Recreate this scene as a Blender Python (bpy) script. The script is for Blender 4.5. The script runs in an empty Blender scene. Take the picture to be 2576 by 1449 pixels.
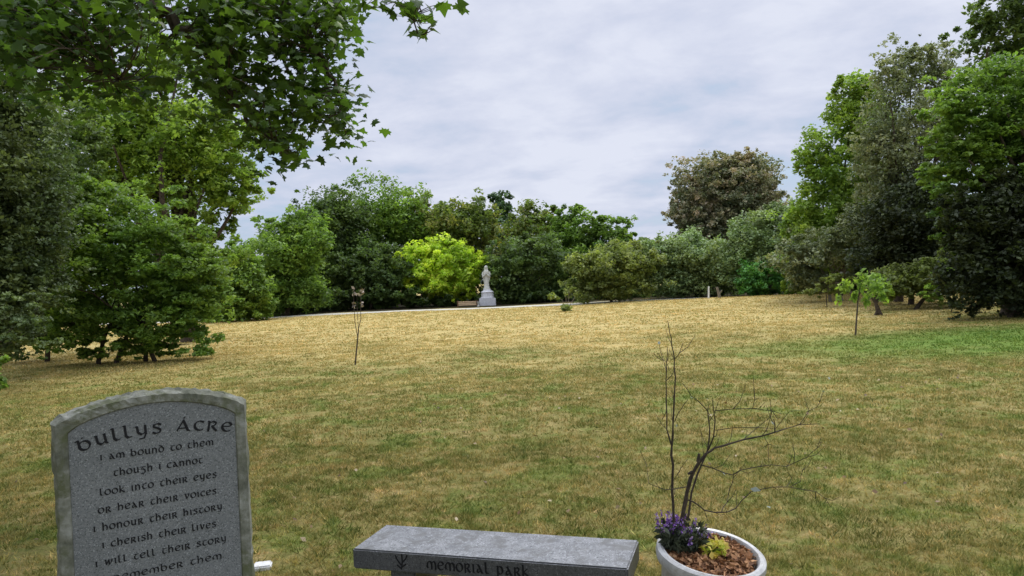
import bpy, bmesh, math, random
import numpy as np
from mathutils import Vector, Matrix
random.seed(7); R = math.radians
sc = bpy.context.scene
COL = sc.collection

# ------------------------------------------------------------------ camera
EYE = 1.6; PITCH = R(0.5); ROLL = R(2.5); F = 1860.0           # F in px of a 2576 px wide picture
cd = bpy.data.cameras.new('camera'); cam = bpy.data.objects.new('camera', cd); COL.objects.link(cam)
cd.sensor_width = 36; cd.lens = 36*F/2576; cd.clip_start = .05; cd.clip_end = 3000
cam.matrix_world = Matrix.Translation((0, 0, EYE)) @ Matrix.Rotation(R(90)-PITCH, 4, 'X') @ Matrix.Rotation(-ROLL, 4, 'Z')
sc.camera = cam

# ------------------------------------------------------------------ exposure, world, sun
SUN_EL, SUN_AZ = R(52), R(35)                                   # azimuth measured from +Y towards +X
sc.view_settings.view_transform = 'Standard'; sc.view_settings.look = 'None'
sc.view_settings.gamma = 1; sc.view_settings.exposure = 0.42
sc.render.engine = 'CYCLES'
sc.cycles.max_bounces = 6; sc.cycles.diffuse_bounces = 3; sc.cycles.glossy_bounces = 2
sc.cycles.transmission_bounces = 4; sc.cycles.transparent_max_bounces = 4
W = bpy.data.worlds.new('World'); sc.world = W; W.use_nodes = True
nt = W.node_tree; nt.nodes.clear()
def N(t, ty, **k):
    n = t.nodes.new(ty)
    for a, b in k.items(): setattr(n, a, b)
    return n
def ramp(t, fac, stops, interp='LINEAR'):
    n = N(t, 'ShaderNodeValToRGB'); cr = n.color_ramp; cr.interpolation = interp
    while len(cr.elements) > 1: cr.elements.remove(cr.elements[-1])
    for i, (p, c) in enumerate(stops):
        e = cr.elements[0] if i == 0 else cr.elements.new(p)
        e.position = p; e.color = (*c, 1) if len(c) == 3 else c
    t.links.new(fac, n.inputs[0]); return n.outputs[0]
def math_(t, op, a, b=None, c=None):
    n = N(t, 'ShaderNodeMath', operation=op)
    for i, v in enumerate((a, b, c)):
        if v is None: continue
        if isinstance(v, (int, float)): n.inputs[i].default_value = v
        else: t.links.new(v, n.inputs[i])
    return n.outputs[0]
def mix(t, fac, a, b, mode='MIX'):
    n = N(t, 'ShaderNodeMix', data_type='RGBA', blend_type=mode)
    for s, v in ((0, fac), (6, a), (7, b)):
        if isinstance(v, (int, float)): n.inputs[s].default_value = v
        elif isinstance(v, tuple): n.inputs[s].default_value = (*v, 1)
        else: t.links.new(v, n.inputs[s])
    return n.outputs[2]
def noise(t, vec, scale, detail=3, rough=.5, dist=0):
    n = N(t, 'ShaderNodeTexNoise'); n.inputs['Scale'].default_value = scale
    n.inputs['Detail'].default_value = detail; n.inputs['Roughness'].default_value = rough
    n.inputs['Distortion'].default_value = dist
    if vec is not None: t.links.new(vec, n.inputs['Vector'])
    return n.outputs[0]
sky = N(nt, 'ShaderNodeTexSky', sky_type='NISHITA', sun_disc=False)
sky.sun_elevation = SUN_EL; sky.sun_rotation = SUN_AZ
tc = N(nt, 'ShaderNodeTexCoord'); sep = N(nt, 'ShaderNodeSeparateXYZ'); nt.links.new(tc.outputs['Generated'], sep.inputs[0])
zz = math_(nt, 'ADD', math_(nt, 'MAXIMUM', sep.outputs[2], 0.0), .24)
cx_ = math_(nt, 'DIVIDE', sep.outputs[0], zz); cy_ = math_(nt, 'DIVIDE', sep.outputs[1], zz)
cmb = N(nt, 'ShaderNodeCombineXYZ'); nt.links.new(cx_, cmb.inputs[0]); nt.links.new(cy_, cmb.inputs[1])
mp = N(nt, 'ShaderNodeMapping'); mp.inputs['Rotation'].default_value = (0, 0, R(25)); mp.inputs['Scale'].default_value = (1, 1.25, 1)
mp.inputs['Location'].default_value = (7.4, 2.9, 0)
nt.links.new(cmb.outputs[0], mp.inputs[0])
n1 = noise(nt, mp.outputs[0], .9, 8, .55, .3); n2 = noise(nt, mp.outputs[0], 3.2, 6, .6, .2)
cl = math_(nt, 'ADD', math_(nt, 'MULTIPLY', n1, .62), math_(nt, 'MULTIPLY', n2, .38))
cl = math_(nt, 'ADD', math_(nt, 'MULTIPLY', math_(nt, 'SUBTRACT', cl, .5), 1.45), math_(nt, 'ADD', .466, math_(nt, 'MULTIPLY', math_(nt, 'MINIMUM', sep.outputs[2], .35), .26)))
ccol = ramp(nt, cl, [(.37, (.35, .43, .555)), (.46, (.435, .48, .595)), (.54, (.495, .525, .63)), (.64, (.565, .59, .68))])
cover = ramp(nt, cl, [(.33, (.80,)*3), (.44, (.97,)*3)])
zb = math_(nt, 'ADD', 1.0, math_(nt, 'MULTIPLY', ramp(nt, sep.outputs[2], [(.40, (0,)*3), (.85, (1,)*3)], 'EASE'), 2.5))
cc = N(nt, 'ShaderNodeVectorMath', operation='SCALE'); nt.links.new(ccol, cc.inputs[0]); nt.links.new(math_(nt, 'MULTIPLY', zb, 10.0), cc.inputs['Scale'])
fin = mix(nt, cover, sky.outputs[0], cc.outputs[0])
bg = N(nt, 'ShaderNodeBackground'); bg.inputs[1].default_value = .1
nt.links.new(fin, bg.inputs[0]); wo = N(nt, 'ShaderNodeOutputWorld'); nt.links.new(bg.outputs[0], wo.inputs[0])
sl = bpy.data.lights.new('sun', 'SUN'); sl.energy = 1.5; sl.angle = R(14); sl.color = (1, .95, .86)
so = bpy.data.objects.new('sun', sl); COL.objects.link(so)
sd = Vector((math.cos(SUN_EL)*math.sin(SUN_AZ), math.cos(SUN_EL)*math.cos(SUN_AZ), math.sin(SUN_EL)))
so.rotation_euler = sd.to_track_quat('Z', 'Y').to_euler(); so.location = (0, 0, 40)

# ------------------------------------------------------------------ helpers
def gz(x, y):
    """ground height"""
    h = .018*np.sin(x*.9+1)*np.sin(y*.7) + .03*np.sin(x*.31+y*.23) * np.clip(y/12, 0, 1)
    h = h + .22*np.exp(-((x-15)/8.)**2-((y-38)/6.)**2)
    return h
def ray(px, py):
    x = (px-1288)/F; y = -(py-724.5)/F
    c, s = math.cos(ROLL), math.sin(ROLL); X = c*x+s*y; Y = -s*x+c*y
    cp, sp = math.cos(PITCH), math.sin(PITCH)
    return X, cp+Y*sp, Y*cp-sp
def U(px, py, d):
    X, D, Z = ray(px, py); return Vector((X/D*d, d, EYE+Z/D*d))
def G(px, py, z=0.):
    X, D, Z = ray(px, py); t = (z-EYE)/Z; return Vector((X*t, D*t, z))
def base_at(px, d):
    p = U(px, 760, d); return Vector((p.x, d, float(gz(p.x, d))))
def tag(o, label=None, cat=None, group=None, kind=None):
    for k, v in (('label', label), ('category', cat), ('group', group), ('kind', kind)):
        if v: o[k] = v
    return o
def empty(name, loc):
    o = bpy.data.objects.new(name, None); COL.objects.link(o); o.location = loc; o.empty_display_size = .2; return o
def link(name, me, m, parent=None, loc=None):
    o = bpy.data.objects.new(name, me); COL.objects.link(o)
    if m: me.materials.append(m)
    if parent:
        o.parent = parent
        o.location = -parent.location        # meshes are in world coordinates; parents are unrotated
    if loc is not None: o.location = loc
    return o
def np_mesh(name, V, loops, lens, tint=None, smooth=False):
    me = bpy.data.meshes.new(name); V = np.asarray(V, np.float32); loops = np.asarray(loops, np.int32); lens = np.asarray(lens, np.int32)
    me.vertices.add(len(V)); me.vertices.foreach_set('co', V.ravel())
    me.loops.add(len(loops)); me.loops.foreach_set('vertex_index', loops)
    me.polygons.add(len(lens)); st = np.zeros(len(lens), np.int32); st[1:] = np.cumsum(lens)[:-1]
    me.polygons.foreach_set('loop_start', st)
    try: me.polygons.foreach_set('loop_total', lens)
    except Exception: pass
    if tint is not None:
        a = me.attributes.new('tint', 'FLOAT', 'FACE'); a.data.foreach_set('value', np.asarray(tint, np.float32))
    me.update(calc_edges=True)
    if smooth: me.polygons.foreach_set('use_smooth', np.ones(len(lens), bool))
    return me
class MB:
    """collects shapes into one mesh (world coordinates)"""
    def __init__(s): s.V = []; s.P = []
    def add(s, vs, fs):
        b = len(s.V); s.V += [tuple(v) for v in vs]; s.P += [[b+i for i in f] for f in fs]
    def tube(s, pts, rad, seg=7, cap=True):
        pts = [Vector(p) for p in pts]; n = len(pts); rings = []; up = Vector((.31, .87, .38))
        for i, p in enumerate(pts):
            d = (pts[min(i+1, n-1)]-pts[max(i-1, 0)]).normalized()
            a = d.cross(up)
            if a.length < .1: a = d.cross(Vector((1, 0, 0)))
            a.normalize(); b = d.cross(a); r = rad[i] if hasattr(rad, '__len__') else rad
            rings.append([p+a*(r*math.cos(t*2*math.pi/seg))+b*(r*math.sin(t*2*math.pi/seg)) for t in range(seg)])
        vs = [v for r in rings for v in r]; fs = []
        for i in range(n-1):
            for t in range(seg):
                u = (t+1) % seg; fs.append([i*seg+t, i*seg+u, (i+1)*seg+u, (i+1)*seg+t])
        if cap: fs += [list(range(seg))[::-1], [(n-1)*seg+t for t in range(seg)]]
        s.add(vs, fs)
    def lathe(s, c, prof, seg=48, sx=1, sy=1, mod=None):
        vs = []; fs = []; n = len(prof)
        for r, z in prof:
            for t in range(seg):
                a = t*2*math.pi/seg; k = mod(a, z) if mod else 1
                vs.append((c[0]+r*k*sx*math.cos(a), c[1]+r*k*sy*math.sin(a), c[2]+z))
        for i in range(n-1):
            for t in range(seg):
                u = (t+1) % seg; fs.append([i*seg+t, i*seg+u, (i+1)*seg+u, (i+1)*seg+t])
        fs += [list(range(seg))[::-1], [(n-1)*seg+t for t in range(seg)]]
        s.add(vs, fs)
    def box(s, o, ax, ay, az):
        o = Vector(o); v = [o+ax*i+ay*j+az*k for k in (0, 1) for j in (0, 1) for i in (0, 1)]
        s.add(v, [[0, 2, 3, 1], [4, 5, 7, 6], [0, 1, 5, 4], [2, 6, 7, 3], [0, 4, 6, 2], [1, 3, 7, 5]])
    def mesh(s, name, smooth=True, bevel=0):
        me = bpy.data.meshes.new(name); me.from_pydata(s.V, [], s.P)
        bm = bmesh.new(); bm.from_mesh(me); bmesh.ops.recalc_face_normals(bm, faces=bm.faces)
        if bevel: bmesh.ops.bevel(bm, geom=[e for e in bm.edges if e.calc_face_angle(0) > .6], offset=bevel, segments=2, affect='EDGES')
        bm.to_mesh(me); bm.free()
        if smooth:
            for p in me.polygons: p.use_smooth = True
            me.set_sharp_from_angle(angle=R(40))
        me.update(); return me

# ------------------------------------------------------------------ materials
def mat(name):
    m = bpy.data.materials.new(name); m.use_nodes = True; t = m.node_tree; t.nodes.clear()
    o = N(t, 'ShaderNodeOutputMaterial'); return m, t, o
def leaf_mat(name, cols, trans=.42, var=.35, rough=.55, nscale=.35, gain=1.6, drift=.5):
    cols = [tuple(min(.8, q*gain+.006*gain) for q in c) for c in cols]
    """cols: dark..light ramp over the per-leaf tint"""
    m, t, o = mat(name)
    at = N(t, 'ShaderNodeAttribute', attribute_name='tint')
    geo = N(t, 'ShaderNodeNewGeometry')
    nz = noise(t, geo.outputs['Position'], nscale, 3, .6)
    f = math_(t, 'ADD', at.outputs['Fac'], math_(t, 'MULTIPLY', math_(t, 'SUBTRACT', nz, .5), var*2))
    n = len(cols); c = ramp(t, f, [(i/(n-1)*.8+.1, q) for i, q in enumerate(cols)])
    hn = ramp(t, noise(t, geo.outputs['Position'], .55, 4, .65, .4), [(.38, (0,)*3), (.62, (1,)*3)])
    c = mix(t, math_(t, 'MULTIPLY', hn, drift), c, mix(t, 1.0, c, (1.32, 1.05, .85), 'MULTIPLY'))
    p = N(t, 'ShaderNodeBsdfPrincipled'); p.inputs['Roughness'].default_value = rough; p.inputs['Specular IOR Level'].default_value = .25
    t.links.new(c, p.inputs['Base Color'])
    tr = N(t, 'ShaderNodeBsdfTranslucent')
    t.links.new(mix(t, 1.0, c, (1.2, 1.3, .65), 'MULTIPLY'), tr.inputs[0])
    ms = N(t, 'ShaderNodeMixShader'); ms.inputs[0].default_value = trans
    t.links.new(p.outputs[0], ms.inputs[1]); t.links.new(tr.outputs[0], ms.inputs[2]); t.links.new(ms.outputs[0], o.inputs[0])
    return m
def rock_mat(name, cols, scale=40, rough=.8, bump=.3, spec=.3, speck=0, big=2.5, stain=None):
    m, t, o = mat(name); tcn = N(t, 'ShaderNodeTexCoord'); v = tcn.outputs['Object']
    a = noise(t, v, scale, 6, .65); b = noise(t, v, big, 4, .6)
    f = math_(t, 'ADD', math_(t, 'MULTIPLY', a, .6), math_(t, 'MULTIPLY', b, .4))
    n = len(cols); c = ramp(t, f, [(.36+.28*i/(n-1), q) for i, q in enumerate(cols)])
    if speck:
        vo = N(t, 'ShaderNodeTexVoronoi'); vo.inputs['Scale'].default_value = speck; t.links.new(v, vo.inputs['Vector'])
        c = mix(t, ramp(t, vo.outputs['Color'], [(.10, (1,)*3), (.25, (0,)*3)]), c, tuple(min(1, q*1.45) for q in cols[-1]))
        c = mix(t, ramp(t, vo.outputs['Color'], [(.72, (0,)*3), (.85, (1,)*3)]), c, tuple(q*.6 for q in cols[0]))
    if stain:
        s_ = noise(t, v, stain[1], 5, .7, .5); c = mix(t, ramp(t, s_, [(.50, (0,)*3), (.62, (1,)*3)]), c, stain[0])
    p = N(t, 'ShaderNodeBsdfPrincipled'); p.inputs['Roughness'].default_value = rough; p.inputs['Specular IOR Level'].default_value = spec
    t.links.new(c, p.inputs['Base Color'])
    bp = N(t, 'ShaderNodeBump'); bp.inputs['Strength'].default_value = bump; bp.inputs['Distance'].default_value = .01
    t.links.new(f, bp.inputs['Height']); t.links.new(bp.outputs[0], p.inputs['Normal'])
    t.links.new(p.outputs[0], o.inputs[0]); return m
def grass_colour(t):
    """dry straw outside the canopy, olive green inside, greener patch at the right; same field for soil sheet and blades"""
    geo = N(t, 'ShaderNodeNewGeometry'); P = geo.outputs['Position']
    s = N(t, 'ShaderNodeSeparateXYZ'); t.links.new(P, s.inputs[0]); X, Y = s.outputs[0], s.outputs[1]
    a = noise(t, P, .33, 4, .6, .3); b = noise(t, P, 1.7, 5, .7); c = noise(t, P, 6.5, 6, .8)
    straw = ramp(t, b, [(.34, (.34, .265, .10)), (.5, (.45, .355, .135)), (.66, (.53, .41, .17))])
    olive = ramp(t, math_(t, 'ADD', math_(t, 'MULTIPLY', b, .35), math_(t, 'MULTIPLY', c, .65)),
                 [(.34, (.105, .125, .03)), (.45, (.21, .195, .056)), (.55, (.30, .245, .088)), (.66, (.47, .345, .16))])
    green = ramp(t, c, [(.38, (.07, .14, .018)), (.6, (.14, .23, .035))])
    # dryness grows with distance from the shade tree
    dry = math_(t, 'ADD', math_(t, 'MULTIPLY', math_(t, 'SUBTRACT', Y, 13.0), .10), math_(t, 'MULTIPLY', math_(t, 'SUBTRACT', a, .5), 3.0))
    dry = math_(t, 'SUBTRACT', dry, math_(t, 'MULTIPLY', math_(t, 'MAXIMUM', math_(t, 'SUBTRACT', X, 4.5), 0.0), .09))
    n = N(t, 'ShaderNodeClamp'); t.links.new(math_(t, 'ADD', dry, .2), n.inputs[0]); dry = n.outputs[0]
    col = mix(t, dry, olive, straw)
    # lush patch near the young trees at the right
    dx = math_(t, 'DIVIDE', math_(t, 'SUBTRACT', X, 10.5), 6.5); dy = math_(t, 'DIVIDE', math_(t, 'SUBTRACT', Y, 14.8), 3.2)
    d2 = math_(t, 'ADD', math_(t, 'MULTIPLY', dx, dx), math_(t, 'MULTIPLY', dy, dy))
    g = math_(t, 'ADD', math_(t, 'SUBTRACT', 1.1, d2), math_(t, 'MULTIPLY', math_(t, 'SUBTRACT', b, .5), 1.5))
    n = N(t, 'ShaderNodeClamp'); t.links.new(g, n.inputs[0]); col = mix(t, math_(t, 'MULTIPLY', n.outputs[0], .9), col, green)
    # scattered green tufts in the near lawn
    gp_ = ramp(t, noise(t, P, 1.3, 6, .75, .4), [(.50, (0,)*3), (.60, (1,)*3)])
    col = mix(t, math_(t, 'MULTIPLY', math_(t, 'MULTIPLY', gp_, math_(t, 'SUBTRACT', 1.0, dry)), .55), col, green)
    return col, P
def ground_mat():
    m, t, o = mat('dry_lawn'); col, P = grass_colour(t)
    fine = noise(t, P, 38., 5, .75)
    col = mix(t, .55, col, ramp(t, fine, [(.35, (.35, .35, .35)), (.62, (1.15, 1.15, 1.15))]), 'MULTIPLY')
    p = N(t, 'ShaderNodeBsdfPrincipled'); p.inputs['Roughness'].default_value = .95; p.inputs['Specular IOR Level'].default_value = .1
    bp = N(t, 'ShaderNodeBump'); bp.inputs['Strength'].default_value = .8; bp.inputs['Distance'].default_value = .04
    t.links.new(fine, bp.inputs['Height']); t.links.new(bp.outputs[0], p.inputs['Normal'])
    t.links.new(col, p.inputs['Base Color']); t.links.new(p.outputs[0], o.inputs[0]); return m
def blade_mat():
    m, t, o = mat('grass_blade'); col, P = grass_colour(t)
    at = N(t, 'ShaderNodeAttribute', attribute_name='tint')
    c = mix(t, 1.0, col, ramp(t, at.outputs['Fac'], [(0, (.36, .46, .28)), (.25, (.72, .88, .62)), (.5, (1.05, 1.03, .95)), (.8, (1.55, 1.38, 1.25)), (1, (2.2, 2.0, 1.9))]), 'MULTIPLY')
    p = N(t, 'ShaderNodeBsdfPrincipled'); p.inputs['Roughness'].default_value = .7; p.inputs['Specular IOR Level'].default_value = .2
    t.links.new(c, p.inputs['Base Color']); tr = N(t, 'ShaderNodeBsdfTranslucent'); t.links.new(c, tr.inputs[0])
    ms = N(t, 'ShaderNodeMixShader'); ms.inputs[0].default_value = .3
    t.links.new(p.outputs[0], ms.inputs[1]); t.links.new(tr.outputs[0], ms.inputs[2]); t.links.new(ms.outputs[0], o.inputs[0]); return m
def plain(name, c, rough=.6, spec=.3, var=.15, scale=30):
    return rock_mat(name, [tuple(q*(1-var) for q in c), c, tuple(min(1, q*(1+var)) for q in c)], scale, rough, .1, spec)

M = {
 'bark': rock_mat('bark', [(.03, .024, .018), (.07, .055, .04), (.12, .095, .07)], 18, .95, .6, .1),
 'pale_bark': rock_mat('pale_bark', [(.10, .085, .06), (.2, .17, .13), (.28, .25, .2)], 14, .95, .5, .1),
 'deep': leaf_mat('deep_green_leaf', [(.026, .046, .014), (.050, .086, .024), (.09, .145, .036)]),
 'mid': leaf_mat('mid_green_leaf', [(.040, .078, .016), (.085, .15, .026), (.15, .24, .04)]),
 'fresh': leaf_mat('fresh_green_leaf', [(.055, .095, .016), (.105, .17, .026), (.19, .27, .045)], .46, gain=1.75),
 'lime': leaf_mat('lime_green_leaf', [(.12, .19, .02), (.25, .34, .035), (.38, .46, .06)], .5, gain=1.9, drift=.3),
 'olive': leaf_mat('olive_leaf', [(.06, .075, .022), (.11, .14, .038), (.19, .225, .06)], drift=.25),
 'sage': leaf_mat('sage_green_leaf', [(.065, .10, .04), (.125, .18, .072), (.2, .27, .12)], .25),
 'teal': leaf_mat('blue_green_leaf', [(.024, .050, .022), (.050, .095, .038), (.09, .15, .055)], .25),
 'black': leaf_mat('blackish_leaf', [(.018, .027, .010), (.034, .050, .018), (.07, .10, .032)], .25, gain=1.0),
 'russet': leaf_mat('russet_leaf', [(.075, .10, .055), (.145, .155, .09), (.27, .22, .15)], .25),
 'greybrown': leaf_mat('grey_brown_leaf', [(.055, .075, .035), (.12, .145, .07), (.23, .25, .15)], .3, drift=.3),
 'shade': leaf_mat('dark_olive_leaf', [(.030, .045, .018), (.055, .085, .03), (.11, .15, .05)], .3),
 'emerald': leaf_mat('emerald_leaf', [(.02, .07, .015), (.045, .14, .028), (.08, .21, .04)], .3),
 'autumn': leaf_mat('yellowing_leaf', [(.04, .068, .016), (.09, .13, .028), (.20, .19, .05)], drift=.45),
 'maple': leaf_mat('maple_leaf', [(.022, .048, .010), (.045, .092, .014), (.08, .16, .018)], .42, .2, .5, 1.0, gain=1.25, drift=0.5),
 'withered': leaf_mat('withered_leaf', [(.14, .11, .08), (.32, .25, .19), (.5, .42, .34)], .2, gain=1.0, drift=0),
}
M['ground'] = ground_mat(); M['blade'] = blade_mat()
M['path'] = rock_mat('pale_tarmac', [(.34, .33, .27), (.42, .40, .33), (.48, .46, .39)], 6, .95, .1, .1)

# ------------------------------------------------------------------ ground
def axis(fine, far, step, grow):
    a = [0.]; s = step
    while a[-1] < far:
        a.append(a[-1]+s)
        if a[-1] > fine: s *= grow
    return a
ax = axis(22, 900, .6, 1.18); xs = np.array([-v for v in ax[:0:-1]]+ax)
ay = axis(60, 1500, .6, 1.18); yb = axis(8, 300, 1.2, 1.4); ys = np.array([-v for v in yb[:0:-1]]+ay)
XX, YY = np.meshgrid(xs, ys); V = np.stack([XX, YY, gz(XX, YY)], -1).reshape(-1, 3); nx, ny = len(xs), len(ys)
i = np.arange(nx-1)[None, :]+np.arange(ny-1)[:, None]*nx
loops = np.stack([i, i+1, i+1+nx, i+nx], -1).reshape(-1)
tag(link('lawn', np_mesh('lawn', V, loops, np.full((nx-1)*(ny-1), 4), smooth=True), M['ground']), kind='structure', label='dry straw coloured lawn, greener near the viewer')
# pale path along the foot of the wood
px_ = np.linspace(-34, 26, 121); cs = [(-1, 0), (1, 0)]
yc = 47.3 - .02*px_ + 1.0*np.sin(px_*.05)
V = []
for x, y in zip(px_, yc):
    for e in (-1.4, -.5, .5, 1.4):
        V.append((x, y+e, float(gz(x, y+e))+.012))
loops = []; lens = []
for k in range(len(px_)-1):
    for j in range(3): loops += [4*k+j, 4*k+4+j, 4*k+5+j, 4*k+1+j]; lens.append(4)
tag(link('path', np_mesh('path', V, loops, lens, smooth=True), M['path']), kind='structure', label='pale path along the foot of the wood')

M['floor'] = rock_mat('shaded_leaf_mould', [(.018, .016, .008), (.035, .03, .014), (.06, .05, .026)], 3, .95, .4, .05)  # near-black tone stands in for the shadow beneath the trees
fx = np.linspace(-80, 60, 141); fy = np.linspace(0, 1, 25); V = []
for x in fx:
    front = 49.6-.02*x+1.0*math.sin(x*.05)+.5*math.sin(x*.9)+.3*math.sin(x*2.3)
    front -= max(0., min(22., (x-11.)*1.5))
    for q in fy: y = front+(100-front)*q*q; V.append((x, y, float(gz(x, y))+.02))
loops = []; n_ = len(fy)
for i in range(len(fx)-1):
    for j in range(n_-1): loops += [i*n_+j, (i+1)*n_+j, (i+1)*n_+j+1, i*n_+j+1]
tag(link('forest_floor', np_mesh('forest_floor', V, loops, np.full(len(loops)//4, 4), smooth=True), M['floor']), kind='structure', label='leaf mould under the trees, darkened to stand in for their shadow')

# ------------------------------------------------------------------ foliage
def leaf_quads(C, size, rng, up=.55, elong=1.5, droop=.0):
    """folded diamond leaves at centres C"""
    n = len(C)
    nrm = rng.normal(size=(n, 3)); nrm[:, 2] = np.abs(nrm[:, 2])+up; nrm /= np.linalg.norm(nrm, axis=1)[:, None]
    a = rng.normal(size=(n, 3)); a[:, 2] -= droop; a -= (a*nrm).sum(1)[:, None]*nrm; a /= np.linalg.norm(a, axis=1)[:, None]
    b = np.cross(nrm, a); s = (size*rng.uniform(.45, 1.5, n))[:, None]
    V = np.empty((n, 4, 3)); V[:, 0] = C-a*s*.5*elong/1.3; V[:, 2] = C+a*s*.5*elong/1.3
    V[:, 1] = C+b*s*.36+nrm*s*.10-a*s*.06; V[:, 3] = C-b*s*.36+nrm*s*.10-a*s*.06
    return V.reshape(-1, 3), np.arange(4*n), np.full(n, 4)
def crown_points(blobs, n, rng, per=55, rc=.24, hollow=2.4, flat=.75):
    """blobs: (centre Vector, rx, ry, rz); clumps of leaves spread mostly through the outer shell"""
    vol = np.array([b[1]*b[3] for b in blobs]); vol /= vol.sum(); P = []; T = []; clumps = []
    ragged = np.random.default_rng(int(n)+3)
    for (c, rx, ry, rz), w in zip(blobs, vol):
        m = max(4, int(n*w/per)); d = rng.normal(size=(m, 3)); d /= np.linalg.norm(d, axis=1)[:, None]
        u = rng.uniform(0, 1, m)**(1/hollow/1.3)
        wob = 1+.13*np.sin(d[:, 0]*5+rng.uniform(0, 6))+.12*np.sin(d[:, 2]*6+rng.uniform(0, 6))+rng.normal(size=m)*.06
        ex = ragged.uniform(0, 1, m) < .10; u = np.where(ex, ragged.uniform(1.0, 1.2, m), u)
        cc = np.array(c)+d*(u*wob)[:, None]*np.array([rx, ry, rz])
        r0 = (rx+rz)/2*rc*rng.uniform(.55, 1.4, m)
        r0 = np.where(ex, r0*.7, r0)
        k = np.maximum(4, (per*rng.uniform(.5, 1.5, m)*np.where(ex, .55, 1)).astype(int)); idx = np.repeat(np.arange(m), k)
        q = rng.normal(size=(len(idx), 3)); q /= np.linalg.norm(q, axis=1)[:, None]
        q *= (rng.uniform(0, 1, len(idx))**(1/2.2))[:, None]*r0[idx][:, None]; q[:, 2] *= flat
        tt = rng.uniform(.2, .8, m)
        P.append(cc[idx]+q); T.append(np.clip(tt[idx]*.85-.1+rng.uniform(0, .32, len(idx)), 0, 1)); clumps.append(cc)
    return np.concatenate(P), np.concatenate(T), np.concatenate(clumps)
def limb(mb, a, b, r0, r1, rng, seg=6, n=6, sag=.06):
    a, b = Vector(a), Vector(b); L = (b-a).length; pts = []; off = Vector(rng.normal(size=3))*L*sag
    for i in range(n+1):
        t = i/n; pts.append(a.lerp(b, t)+off*math.sin(t*math.pi)+Vector(rng.normal(size=3))*L*.012*(0 < i < n))
    mb.tube(pts, [r0+(r1-r0)*(i/n)**.8 for i in range(n+1)], seg)
def px_blob(b, d):
    cx, cy, rx, ry = b[:4]; dd = d+(b[4] if len(b) > 4 else 0); c = U(cx, cy, dd); k = dd/F
    dep = b[5] if len(b) > 5 else .85
    return (c, rx*k, (rx+ry)/2*k*dep, ry*k)
def tree(name, label, cat, d, bx, blobs, m, lp=2.7, cover=6, trunk=.0, limbs=9, rc=.24, group=None, seed=1, stems=None, mb_mat='bark', up=.55, elong=1.5, flat=.75, hollow=2.4, minz=.05, per=55, droop=0):
    """blobs in picture px at distance d (m); lp = leaf size in px of the 1024 px picture"""
    rng = np.random.default_rng(seed); B = [px_blob(b, d) for b in blobs]
    area = sum(math.pi*b[2]*b[3] for b in blobs)*(1024/2576)**2
    n = int(cover*area/(.36*lp*lp)); size = lp*d/739.
    P, T, CL = crown_points(B, n, rng, rc=rc, flat=flat, hollow=hollow, per=per)
    k = P[:, 2] > gz(P[:, 0], P[:, 1])+minz; P = P[k]; T = T[k]
    root = empty(name, base_at(bx, d)); tag(root, label, cat, group)
    V, L, S = leaf_quads(P, size, rng, up, elong, droop)
    link('crown', np_mesh('crown', V, L, S, T), M[m], root)
    mb = MB(); b0 = root.location.copy(); b0.z -= .1
    mid = max(B, key=lambda q: q[1]*q[3]); top = mid[0]; r0 = trunk or .05+.035*mid[3]
    low = min(q[0].z-q[3] for q in B)
    for j, sx in enumerate(stems or [0]):
        s0 = b0+Vector((sx*d/F, 0, 0)); 
        fork = Vector((s0.x*.6+top.x*.4+rng.normal()*.1, d+rng.normal()*.1, max(low+.2, s0.z+.35*(top.z-s0.z))))
        limb(mb, s0, fork, r0, r0*.7, rng, 9, 6, .03)
        for q in range(limbs if not stems else max(3, limbs//len(stems))):
            tgt = CL[rng.integers(len(CL))]; tgt = Vector(tgt)
            tgt = fork.lerp(tgt, .85); limb(mb, fork, tgt, r0*.5, r0*.1, rng, 5, 5, .08)
    link('trunk', mb.mesh('trunk'), M[mb_mat], root)
    return root

WG = 'trees of the wood beyond the lawn'
T_ = tree
# the wood behind the statue, left to right
T_('broadleaf_tree', 'low bright green tree at the left end of the wood, beside the path', 'tree', 48, 720, [(715, 665, 105, 105), (650, 700, 62, 75), (770, 600, 60, 70), (710, 590, 55, 55), (700, 745, 110, 45)], 'mid', group=WG, seed=11, cover=7)
T_('broadleaf_tree', 'dark green tree between the low bright tree and the tallest domed tree of the wood', 'tree', 55, 840, [(830, 590, 100, 110), (850, 535, 65, 60), (780, 590, 70, 80), (800, 690, 90, 85), (860, 730, 90, 50)], 'deep', group=WG, seed=12, cover=7)
T_('broadleaf_tree', 'tallest domed tree of the wood, its light green top above the others', 'tree', 58, 975, [(975, 545, 105, 92), (930, 600, 80, 80), (1040, 590, 70, 80), (960, 690, 100, 70)], 'mid', group=WG, seed=13, cover=6.5)
T_('broadleaf_tree', 'tree with a reddish tip peeking out behind the right shoulder of the domed tree', 'tree', 64, 1060, [(1062, 530, 30, 48), (1075, 600, 45, 70)], 'russet', group=WG, seed=14)
T_('broadleaf_tree', 'yellowing green tree right behind the lime green round tree', 'tree', 57, 1150, [(1150, 590, 95, 85), (1110, 560, 50, 52), (1200, 560, 58, 62), (1150, 690, 100, 75)], 'autumn', group=WG, seed=15, cover=8)
T_('pine_tree', 'slender spiky dark tree standing up above the statue', 'tree', 63, 1258, [(1240, 515, 20, 32), (1272, 515, 24, 42), (1255, 590, 62, 70)], 'teal', group=WG, seed=16, cover=7, rc=.26)
T_('broadleaf_tree', 'brownish olive tree in the wood a little right of the spiky tree', 'tree', 60, 1345, [(1340, 605, 85, 80), (1325, 555, 38, 36), (1385, 555, 32, 34)], 'autumn', group=WG, seed=17, cover=8)
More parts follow.
